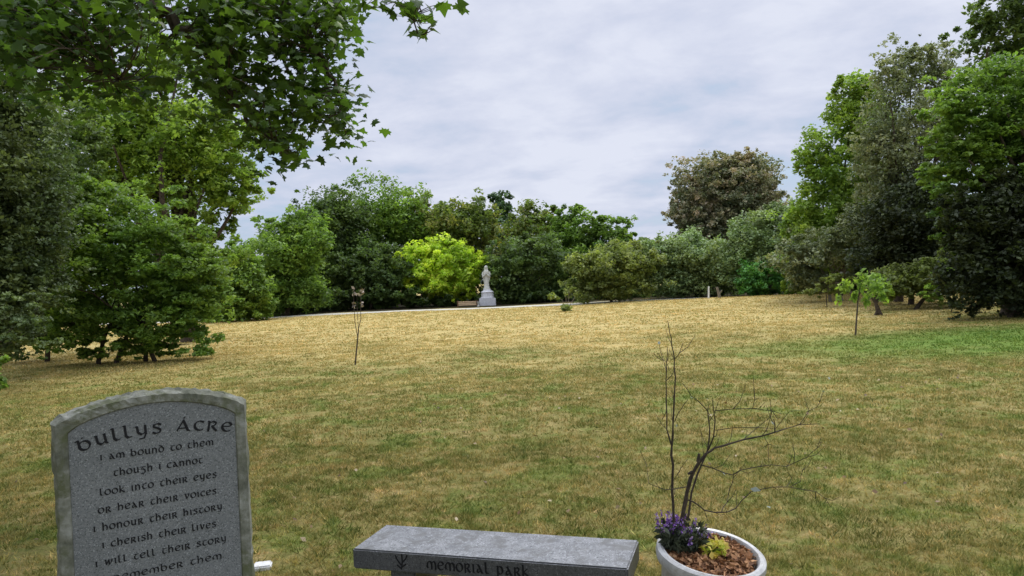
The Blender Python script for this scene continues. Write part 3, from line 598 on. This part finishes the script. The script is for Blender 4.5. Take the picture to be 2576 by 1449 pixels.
def text_mesh(mb, s, fn, size, width, nib=.25, gap=.2, arcfn=None, lift=.0012):
    """fn(u, v, h) -> point of the face; centred on u = 0"""
    gl, tot = text_strokes(s, gap); kx = width/(tot*size); lay = 0
    for x0, w, strokes in gl:
        mid = (x0+w/2-tot/2)*size*kx; dy, ang = arcfn(mid) if arcfn else (0, 0); ca, sa = math.cos(ang), math.sin(ang)
        for p in strokes:
            for (ax_, ay_), (bx_, by_) in zip(p[:-1], p[1:]):
                dx, dy_ = (bx_-ax_)*kx, by_-ay_; L = math.hypot(dx, dy_)
                if L < 1e-6: continue
                dx /= L; dy_ /= L; wd = max(abs(dx*math.sin(R(28))-dy_*math.cos(R(28)))*nib, nib*.42)/2
                e = .03; q = []
                for sx_, sy_, tt, sg in ((ax_, ay_, -e, 1), (bx_, by_, e, 1), (bx_, by_, e, -1), (ax_, ay_, -e, -1)):
                    X_ = (sx_-x0-w/2)*kx+dx*tt-dy_*wd*sg; Y_ = sy_+dy_*tt+dx*wd*sg
                    X_ *= size; Y_ *= size; q.append(fn(mid+X_*ca-Y_*sa, dy+X_*sa+Y_*ca, lift+lay*.00002))
                mb.add(q, [[0, 3, 2, 1]]); lay = (lay+1) % 30
M['ink'] = plain('black_lettering', (.012, .012, .014), .6, .2)

# ------------------------------------------------------------------ headstone
M['polished'] = rock_mat('grey_granite_face', [(.125, .135, .137), (.16, .17, .172), (.205, .215, .218)], 120, .5, .03, .3, speck=330)
M['rough_stone'] = rock_mat('rough_limestone', [(.08, .085, .062), (.16, .165, .13), (.29, .295, .26)], 22, .9, .7, .2, big=6, stain=((.10, .11, .06), 7))
def headstone():
    rng = random.Random(3)
    dl = 2.455; pl = U(128, 1060, dl); pr = U(622, 1006, dl*1.127)
    A = Vector((pl.x, pl.y, 0)); Bp = Vector((pr.x, pr.y, 0)); X = (Bp-A).normalized(); Wd = (Bp-A).length; Nn = Vector((X.y, -X.x, 0)); Z = Vector((0, 0, 1))
    zs = (pl.z+pr.z)/2; rise = .062*Wd/.62
    root = empty('headstone', A+X*Wd/2); tag(root, 'upright grey arched headstone with a black inscription and rough stone border', 'headstone')
    def outline(inset, jit, n=44):
        hw = Wd/2-inset; top = []
        for i in range(n+1):
            t = -1+2*i/n; z = zs+rise*(1-t*t)-inset*.82-.010*abs(t)**14; top.append((hw*t, z))
        side = 40; L = [(-hw, (zs-inset*.82)*k/side-.15*(1-k/side)) for k in range(side)]
        Rr = [(-q[0], q[1]) for q in L[::-1]]; P = L+top+Rr
        return [(x+rng.uniform(-jit, jit), z+rng.uniform(-jit, jit)) for x, z in P]
    C = A+X*Wd/2; T = .11
    rings = [(outline(.012, .004), -T), (outline(0, .005), -T+.012), (outline(-.002, .006), -T*.55), (outline(0, .004), -.026), (outline(.011, .002), 0.), (outline(.030, .002), .001), (outline(.043, 0), 0.), (outline(.047, 0), -.008)]
    vs = []; n = len(rings[0][0])
    for P, h in rings: vs += [C+X*x+Z*z+Nn*(h+(rng.uniform(-.0025, .0025) if h != -.008 else 0)) for x, z in P]
    fs = []
    for i in range(len(rings)-1):
        for k in range(n-1): fs.append([i*n+k, i*n+k+1, (i+1)*n+k+1, (i+1)*n+k])
    fs.append(list(range(n)))
    mb = MB(); mb.add(vs, fs); link('stone_slab', mb.mesh('stone_slab', smooth=False), M['rough_stone'], root)
    P = outline(.0465, 0); mb = MB(); mb.add([C+X*x+Z*z+Nn*(-.006) for x, z in P]+[C+X*x+Z*z+Nn*(-.04) for x, z in P], [list(range(n))]+[[k, k+1, n+k+1, n+k] for k in range(n-1)])
    link('face_panel', mb.mesh('face_panel', smooth=False), M['polished'], root)
    def at(zb): return lambda u_, v_, h: C+X*(u_+.006)+Z*(zb+v_)+Nn*(-.006+h)
    mb = MB(); k = Wd/.62
    ar = lambda m_: (.036*(1-(m_/.27)**2), -2*.036*m_/.27**2)
    text_mesh(mb, 'Bullys Acre', at(1.082), .034*k, .485*k, nib=.27, gap=.24, arcfn=ar)
    z = 1.049
    for s, w in (('i am bound to them', .36), ('though i cannot', .285), ('look into their eyes', .373), ('or hear their voices.', .386), ('i honour their history.', .42), ('i cherish their lives.', .373), ('i will tell their story', .418), ('i remember them', .38)):
        text_mesh(mb, s, at(z), .0185*k, w*k, nib=.27, gap=.22); z -= .0596*k
    link('inscription', mb.mesh('inscription', smooth=False), M['ink'], root)
    mb = MB(); mb.box(C-X*(Wd/2+.05)-Nn*(T+.06)-Z*.05, X*(Wd+.1), Nn*(T+.12), Z*.17); link('plinth', mb.mesh('plinth', bevel=.01), M['rough_stone'], root)
headstone()
g = G(655, 1440); mb = MB(); mb.box(g+Vector((-.045, 0, -.03)), Vector((.10, .02, 0)), Vector((-.02, .09, 0)), Vector((0, 0, .06)))
tag(link('white_kerbstone', mb.mesh('white_kerbstone', bevel=.008), M['white_paint']), 'small white stone block on the grass behind the headstone', 'stone')

# ------------------------------------------------------------------ stone bench
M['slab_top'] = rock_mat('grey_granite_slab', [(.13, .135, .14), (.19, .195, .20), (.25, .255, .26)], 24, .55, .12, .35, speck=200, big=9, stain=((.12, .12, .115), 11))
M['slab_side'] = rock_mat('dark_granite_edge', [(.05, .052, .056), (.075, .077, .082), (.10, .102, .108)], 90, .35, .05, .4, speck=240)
def bench():
    H = .45; bl, br, fl, fr = [G(x, y, H) for x, y in ((969, 1320.5), (1608, 1357), (1578, 1431.5), (889, 1379))][0:2]+[G(889, 1379, H), G(1578, 1432, H)]
    X = ((br-bl)+(fr-fl)).normalized(); Y = Vector((-X.y, X.x, 0)); Z = Vector((0, 0, 1)); c = (bl+br+fl+fr)/4
    L = ((br-bl).length+(fr-fl).length)/2; Dp = ((bl-fl).dot(Y)+(br-fr).dot(Y))/2; T = .088
    root = empty('stone_bench', Vector((c.x, c.y, 0))); tag(root, 'grey granite slab bench with lettering on its dark front edge', 'bench')
    nu, nv = 40, 14; rng = random.Random(5); o = c-X*L/2-Y*Dp/2; vs = []; fs = []
    mb = MB(); mb.box(o-Z*T, X*L, Y*Dp, Z*T); me = mb.mesh('seat_slab', bevel=.006)
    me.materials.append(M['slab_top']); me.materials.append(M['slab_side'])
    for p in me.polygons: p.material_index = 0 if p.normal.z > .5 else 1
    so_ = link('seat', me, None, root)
    def at(u_, v_, h): return o+X*u_+Z*(v_-T)-Y*h
    mb = MB(); text_mesh(mb, 'memorial park', lambda a_, b_, h: at(a_+.29*L+.23, b_+.024, h), .036, .455, nib=.26, gap=.2)
    link('lettering', mb.mesh('lettering', smooth=False), M['ink'], root)
    mb = MB(); k = 0      # carved leafy sprig left of the words
    for pts in ([(.0, .0), (.006, .035), (.004, .068)], [(.0, .02), (-.02, .045), (-.026, .062)], [(.004, .03), (.024, .05), (.03, .066)], [(0, .005), (-.02, .02)], [(.001, .01), (.024, .026)]):
        for (x0, y0), (x1, y1) in zip(pts[:-1], pts[1:]):
            dx, dy = x1-x0, y1-y0; q = math.hypot(dx, dy); nx_, ny_ = -dy/q*.0035, dx/q*.0035; k += 1
            mb.add([at(.235+x0+nx_, .012+y0+ny_, .0012+k*.00003), at(.235+x1+nx_, .012+y1+ny_, .0012+k*.00003), at(.235+x1-nx_, .012+y1-ny_, .0012+k*.00003), at(.235+x0-nx_, .012+y0-ny_, .0012+k*.00003)], [[0, 1, 2, 3]])
    link('emblem', mb.mesh('emblem', smooth=False), M['ink'], root)
    for s in (.16, L-.16-.12):
        mb = MB(); mb.box(o+X*s+Y*.04-Z*H-Z*.05, X*.12, Y*(Dp-.08), Z*(H-T+.05-.001)); link('leg', mb.mesh('leg', bevel=.006), M['slab_side'], root)
bench()

# ------------------------------------------------------------------ plant pot with shrub
M['glaze'] = rock_mat('pale_grey_glaze', [(.33, .33, .32), (.46, .455, .44), (.55, .545, .53)], 20, .38, .12, .4, big=9, stain=((.34, .32, .27), 14))
M['mulch'] = leaf_mat('bark_chip', [(.11, .05, .022), (.30, .14, .06), (.46, .26, .13)], .05, .3, .8, 8, gain=1.0, drift=0)
M['soil'] = plain('soil', (.03, .022, .016), .95)
M['lavender_leaf'] = leaf_mat('dark_lavender_leaf', [(.02, .028, .014), (.04, .05, .028), (.07, .085, .05)], .2, gain=1.0, drift=0)
M['lavender_flower'] = leaf_mat('purple_flower', [(.10, .035, .22), (.17, .065, .34), (.34, .24, .48)], .2, gain=1.15, drift=0)
M['yellow_leaf'] = leaf_mat('yellow_green_leaf', [(.18, .30, .02), (.46, .44, .05), (.62, .48, .12)], .3, .5, gain=1.0, drift=0)
M['twig'] = rock_mat('dark_twig', [(.02, .015, .012), (.045, .034, .025), (.08, .062, .045)], 60, .85, .3, .2)
M['grey_leaf'] = leaf_mat('grey_green_leaf', [(.10, .13, .10), (.17, .2, .16), (.25, .28, .24)], .2, gain=1.0, drift=0)
link0 = link
def pot():
    H = .46; c = Vector((.7705, 3.031, 0)); r = .222
    # the pot leans a little towards the viewer and the right
    xa = Vector((math.cos(.1145), 0, -math.sin(.1145))); ya = Vector((0, math.cos(.137), math.sin(.137))); za = xa.cross(ya).normalized(); ya = za.cross(xa)
    piv = Vector((c.x, c.y, H)); Tm = Matrix.Translation(piv) @ Matrix((xa, ya, za)).transposed().to_4x4() @ Matrix.Translation(-piv)
    def link(name, me, m, parent=None): me.transform(Tm); return link0(name, me, m, parent)
    root = empty('plant_pot', c); tag(root, 'round pale grey glazed plant pot at the right end of the stone bench', 'plant pot')
    mb = MB(); mb.lathe(c, [(.14, -.03), (.15, .02), (.172, .16), (.188, .33), (.193, .405)], 64); link('pot_body', mb.mesh('pot_body'), M['glaze'], root)
    mb = MB(); seg = 64; prof = [(r-.03, H-.058), (r-.006, H-.052), (r, H-.03), (r-.003, H-.008), (r-.015, H), (r-.028, H-.003), (r-.036, H-.014), (r-.037, H-.06)]
    vs = []; fs = []
    for q, z in prof: vs += [(c.x+q*math.cos(t*2*math.pi/seg), c.y+q*math.sin(t*2*math.pi/seg), z) for t in range(seg)]
    n = len(prof)
    for i in range(n):
        for t in range(seg): u_ = (t+1) % seg; j = (i+1) % n; fs.append([i*seg+t, i*seg+u_, j*seg+u_, j*seg+t])
    mb.add(vs, fs); link('rim', mb.mesh('rim'), M['glaze'], root)
    mb = MB(); mb.lathe((c.x, c.y, H-.07), [(.184, 0), (.182, .018), (.12, .035), (.02, .04)], 32); link('soil', mb.mesh('soil'), M['soil'], root)
    rng = np.random.default_rng(9); n = 1500; a = rng.uniform(0, 6.283, n); q = np.sqrt(rng.uniform(0, 1, n))*.178
    P = np.stack([c.x+q*np.cos(a), c.y+q*np.sin(a), H-.038+.018*(1-(q/.19)**2)+rng.uniform(0, .014, n)+.012*(q*np.cos(a) > .05)], 1)
    V, L, S = leaf_quads(P, .022, rng, .6, 2.0); tag(link('bark_mulch', np_mesh('bark_mulch', V, L, S, rng.uniform(0, 1, n)), M['mulch']), 'orange brown bark chips filling the plant pot', 'mulch', kind='stuff')
    # lavender at the left of the pot
    lc = Vector((c.x-.115, c.y+.045, H-.03)); lr = empty('lavender', lc); tag(lr, 'dark lavender with purple flower heads at the left of the pot', 'flowering plant')
    mb = MB(); FP = []; LFp = []
    for k in range(190):
        a_ = rng.uniform(0, 6.283); t = rng.uniform(0, 1)**.6; s = lc+Vector((math.cos(a_)*.05*t, math.sin(a_)*.04*t, 0)); h = rng.uniform(.05, .115)
        e = s+Vector((math.cos(a_)*.06*t+rng.normal()*.01, math.sin(a_)*.05*t, h)); mb.tube([s, s.lerp(e, .5)+Vector((0, 0, .008)), e], [.0016, .0014, .001], 4)
        for w in np.linspace(.15, .95, 9): LFp.append(s.lerp(e, w)+Vector(rng.normal(size=3))*.006)
        if (e.x < lc.x-.005 and e.y > lc.y-.03 and rng.uniform() < .8) or rng.uniform() < .12:
            for w in range(9): FP.append(e+Vector((rng.normal()*.004, rng.normal()*.004, w*.0042)))
    link('stems', mb.mesh('stems'), M['lavender_leaf'], lr)
    V, L, S = leaf_quads(np.array([tuple(p) for p in LFp]), .016, rng, .0, 2.6); link('leaves', np_mesh('leaves', V, L, S, rng.uniform(0, 1, len(LFp))), M['lavender_leaf'], lr)
    V, L, S = leaf_quads(np.array([tuple(p) for p in FP]), .011, rng, .0, 1.2); link('flowers', np_mesh('flowers', V, L, S, rng.uniform(0, .9, len(FP))), M['lavender_flower'], lr)
    # yellow-green plant
    yc_ = Vector((c.x+.004, c.y+.0, H-.02)); yr = empty('yellow_plant', yc_); tag(yr, 'small yellow green leafy plant in the middle of the pot', 'plant')
    mb = MB(); LP = []
    for k in range(36):
        a_ = rng.uniform(0, 6.283); t = rng.uniform(.2, 1); e = yc_+Vector((math.cos(a_)*.068*t, math.sin(a_)*.065*t, rng.uniform(.012, .055))); mb.tube([yc_, yc_.lerp(e, .6)+Vector((0, 0, .01)), e], .0013, 4)
        for w in range(3): LP.append(e+Vector(rng.normal(size=3))*.007)
    link('stems', mb.mesh('stems'), M['yellow_leaf'], yr)
    V, L, S = leaf_quads(np.array([tuple(p) for p in LP]), .03, rng, .5, 1.4); link('leaves', np_mesh('leaves', V, L, S, rng.uniform(.2, 1, len(LP))), M['yellow_leaf'], yr)
    # bare shrub
    K = lambda x, y, dd: U(1543+x*.4678, 771.4+y*.4678, c.y+dd)
    st = Vector((K(340, 1180, .03).x, c.y+.03, H-.05)); sr = empty('bare_shrub', st); tag(sr, 'leafless twiggy shrub growing from the plant pot', 'shrub')
    lines = [([(330, 1185), (325, 1130), (318, 1000), (318, 850), (314, 750)], 6, 4.6, 0), ([(314, 750), (290, 660), (283, 500), (282, 400), (285, 300), (290, 215)], 3.4, 1.2, .04),
      ([(314, 750), (322, 640), (330, 500), (332, 380), (330, 280), (318, 200), (305, 140), (293, 75)], 4, 1.2, -.04), ([(330, 280), (358, 250), (375, 195)], 1.5, 1, -.06),
      ([(285, 345), (270, 290), (240, 250)], 1.6, 1, .06), ([(285, 300), (300, 345)], 1.2, .9, 0), ([(330, 620), (350, 570), (380, 530), (400, 500)], 1.6, 1, -.1), ([(285, 560), (270, 600), (258, 545)], 1.4, .9, .06), ([(270, 290), (246, 200)], 1.2, .9, .08),
      ([(365, 1185), (372, 1120), (390, 1040), (405, 960), (430, 890), (460, 840), (500, 790)], 9, 6.5, .0), ([(500, 790), (545, 760), (620, 740), (700, 715), (800, 695), (870, 675)], 5, 3, .02), ([(870, 675), (930, 655), (1000, 635), (1110, 630)], 2.6, 1.2, .05),
      ([(400, 1150), (420, 1000), (450, 900), (490, 820), (510, 760), (520, 680), (515, 620), (505, 560), (460, 510), (420, 480), (370, 410)], 4.6, 1.2, .06), ([(510, 770), (540, 700), (548, 620), (540, 560), (533, 500)], 3.2, 1.2, -.05),
      ([(545, 560), (640, 550), (750, 548), (850, 560), (900, 575)], 1.8, 1, -.08), ([(550, 665), (650, 650), (780, 650), (870, 655)], 1.6, 1, -.1), ([(870, 675), (868, 640), (862, 605)], 2.2, 1.5, 0),
      ([(470, 850), (540, 870), (600, 895), (640, 905), (680, 880), (780, 860), (850, 850), (930, 860), (970, 840), (975, 790), (965, 730)], 2.4, 1, -.08),
      ([(405, 1040), (450, 1060), (490, 1095), (550, 1107), (610, 1105), (660, 1085), (690, 1040), (740, 995), (780, 985), (860, 970), (950, 970), (1000, 940), (1020, 880), (1040, 850)], 3.2, 1, .1),
      ([(580, 1105), (610, 1050), (625, 980), (650, 920), (670, 890)], 2, 1.2, .1), ([(398, 968), (330, 980), (280, 985), (240, 970), (190, 950)], 2.2, .9, -.05), ([(180, 860), (165, 820), (145, 775)], 1.2, .9, .1), ([(190, 950), (180, 860)], 1, .9, .1),
      ([(1000, 980), (1090, 995), (1140, 1030), (1170, 1080)], 1.4, .9, .12), ([(950, 970), (1000, 980)], 1.4, 1.2, .12), ([(1000, 635), (1050, 560), (1095, 540), (1115, 490), (1130, 455)], 1.4, .9, .05), ([(930, 860), (1040, 810), (1090, 760), (1120, 700)], 1.4, .9, -.1),
      ([(700, 715), (760, 660), (850, 590), (850, 550)], 1.5, .9, .1), ([(750, 548), (760, 500), (755, 440)], 1.2, .9, -.08), ([(930, 970), (960, 920), (940, 890)], 1.2, .8, .12), ([(810, 690), (830, 740), (835, 840)], 1.2, .8, .1), ([(870, 660), (950, 560), (1010, 560)], 1.1, .8, .0), ([(300, 980), (345, 900), (400, 820)], 1.1, .8, -.02)]
    for pts, r0, r1, dz in lines:
        P_ = []; n = len(pts)
        for i in range(n-1):
            for t in (0, .5):
                x = pts[i][0]*(1-t)+pts[i+1][0]*t; y = pts[i][1]*(1-t)+pts[i+1][1]*t; w = min(1, (i+t)/(n-1)*2.5)
                P_.append(K(x+(rng.normal()*2.0 if i+t > 0 else 0), y, dz*w+.03*(y < 2000)))
        P_.append(K(*pts[-1], dz+.03)); m_ = len(P_); s_ = .00072
        mbx = MB(); mbx.tube(P_, [(r0+(r1-r0)*i/(m_-1))*s_*1.4*(1+.12*math.sin(i*2.1)) for i in range(m_)], 6)
        if 'all_' not in locals(): all_ = MB()
        all_.tube(P_, [(r0+(r1-r0)*i/(m_-1))*s_*1.4*(1+.12*math.sin(i*2.1)) for i in range(m_)], 6)
        if r0 < 5.5:
            for i in range(2, m_-1, 2):        # fine side twigs
                if rng.uniform() < .62:
                    dv = (P_[i+1]-P_[i-1]).normalized(); w = Vector(rng.normal(size=3)); w = (w-dv*w.dot(dv)).normalized(); L_ = rng.uniform(.03, .11)
                    q1 = P_[i]+(dv*.6+w*.6)*L_*.5; q2 = q1+(dv*.4+w*.5+Vector((0, 0, .5)))*L_*.6; all_.tube([P_[i], q1, q2], [.0015, .0012, .0007], 4)
        for i in range(2, m_-1, 3):        # buds
            b0 = P_[i]; b1 = b0+Vector(rng.normal(size=3))*.008+Vector((0, 0, .004)); all_.tube([b0, b1], [.0016, .0006], 4)
    all_.tube([K(400, 900, 0), K(425, 890, 0)], [.004, .009], 6); all_.tube([K(455, 835, 0), K(462, 790, 0)], [.008, .005], 6)   # pruned stubs
    link0('branches', all_.mesh('branches'), M['twig'], sr)
    lp = [(245, 195, .02), (765, 985, .045), (835, 1078, .05), (855, 625, .016), (340, 640, .014), (1130, 455, .012), (375, 195, .01), (900, 575, .014), (1160, 385, .016), (590, 895, .014), (420, 490, .014)]
    for x, y, s_ in lp:
        p = K(x, y, .02); V, L, S = leaf_quads(np.array([tuple(p)]), min(s_, .03)*.9, rng, .3, 1.9); link0('leaf', np_mesh('leaf', V, L, S, [.6]), M['grey_leaf'], sr)
pot()

# ------------------------------------------------------------------ grass and litter
def grass():
    rng = np.random.default_rng(21); Vs = []; Ts = []; waves = []
    for _ in range(22):
        k_ = 6.283/rng.uniform(.25, 2.2); a_ = rng.uniform(0, 6.283); waves.append((k_*math.cos(a_), k_*math.sin(a_), rng.uniform(0, 6.283)))
    # (near, far, tufts per m2, blades per tuft, tuft radius, blade width, blade height)
    for y0, y1, dens, nb, tr_, w, h in ((1.9, 4.2, 1100, 12, .026, .0030, .036), (4.2, 7.5, 560, 10, .038, .0045, .038), (7.5, 13, 190, 10, .065, .008, .042), (13, 22, 50, 10, .13, .015, .045), (22, 46, 10, 10, .24, .032, .05)):
        A = .5*1.5*(y1*y1-y0*y0)+1.2*(y1-y0); n = int(dens*A)
        y = np.sqrt(rng.uniform(y0*y0, y1*y1, n)); x = rng.uniform(-1, 1, n)*(.75*y+.5)
        f = sum(np.sin(kx*x+ky*y+ph) for kx, ky, ph in waves)*.30
        k = rng.uniform(0, 1, n) < .85+.15*f; x = x[k]; y = y[k]; f = f[k]; n = len(x)
        tt = np.clip(.5-(.09 if y0 < 7 else .035)*f+(.22 if y0 < 7 else .17 if y0 < 13 else .10)*rng.normal(size=n), 0, 1); sz = rng.uniform(.6, 1.5, n)*(1.2-.4*tt)
        idx = np.repeat(np.arange(n), nb); m = len(idx); a = rng.uniform(0, 6.283, m); q = np.sqrt(rng.uniform(0, 1, m))*tr_*sz[idx]
        bx_ = x[idx]+q*np.cos(a); by_ = y[idx]+q*np.sin(a); z = gz(bx_, by_)
        ht = h*sz[idx]*rng.uniform(.3, 1.1, m); ww = w*rng.uniform(.6, 1.4, m); ln = ht*rng.uniform(.1, 1.3, m)
        a2 = rng.uniform(0, 6.283, m); dx, dy = np.cos(a2), np.sin(a2); a3 = a+rng.normal(size=m)*.9
        V = np.empty((m, 3, 3)); V[:, 0] = np.stack([bx_-dx*ww, by_-dy*ww, z-.004], 1); V[:, 1] = np.stack([bx_+dx*ww, by_+dy*ww, z-.004], 1)
        V[:, 2] = np.stack([bx_+np.cos(a3)*ln, by_+np.sin(a3)*ln, z+ht*.8], 1)
        Vs.append(V.reshape(-1, 3)); Ts.append(np.clip(tt[idx]+.12*rng.normal(size=m)+.25*(rng.uniform(0, 1, m) < .05), 0, 1))
    V = np.concatenate(Vs); T = np.concatenate(Ts); n = len(T)
    tag(link('grass', np_mesh('grass', V, np.arange(3*n), np.full(n, 3), T), M['blade']), 'short dry mown grass of the lawn', 'grass', kind='stuff')
    print('blades', n)
grass()
def litter():
    rng = np.random.default_rng(31)
    n = 260; x = rng.normal(size=n)*.45-.75; y = rng.normal(size=n)*.35+3.5
    x2 = rng.uniform(-1, 1, 330); y2 = np.sqrt(rng.uniform(9, 120, 330)); x2 = x2*(.72*y2)
    X = np.concatenate([x, x2]); Y = np.concatenate([y, y2]); P = np.stack([X, Y, gz(X, Y)+rng.uniform(.015, .035, len(X))], 1)
    V, L, S = leaf_quads(P, .034, rng, 1.2, 1.3); M['litter'] = leaf_mat('fallen_leaf', [(.08, .045, .02), (.20, .12, .05), (.36, .29, .17)], .1, .2, gain=1.0, drift=0)
    tag(link('leaf_litter', np_mesh('leaf_litter', V, L, S, rng.uniform(0, 1, len(X))), M['litter']), 'brown fallen leaves scattered on the grass', 'fallen leaves', kind='stuff')
litter()
bpy.context.view_layer.update()
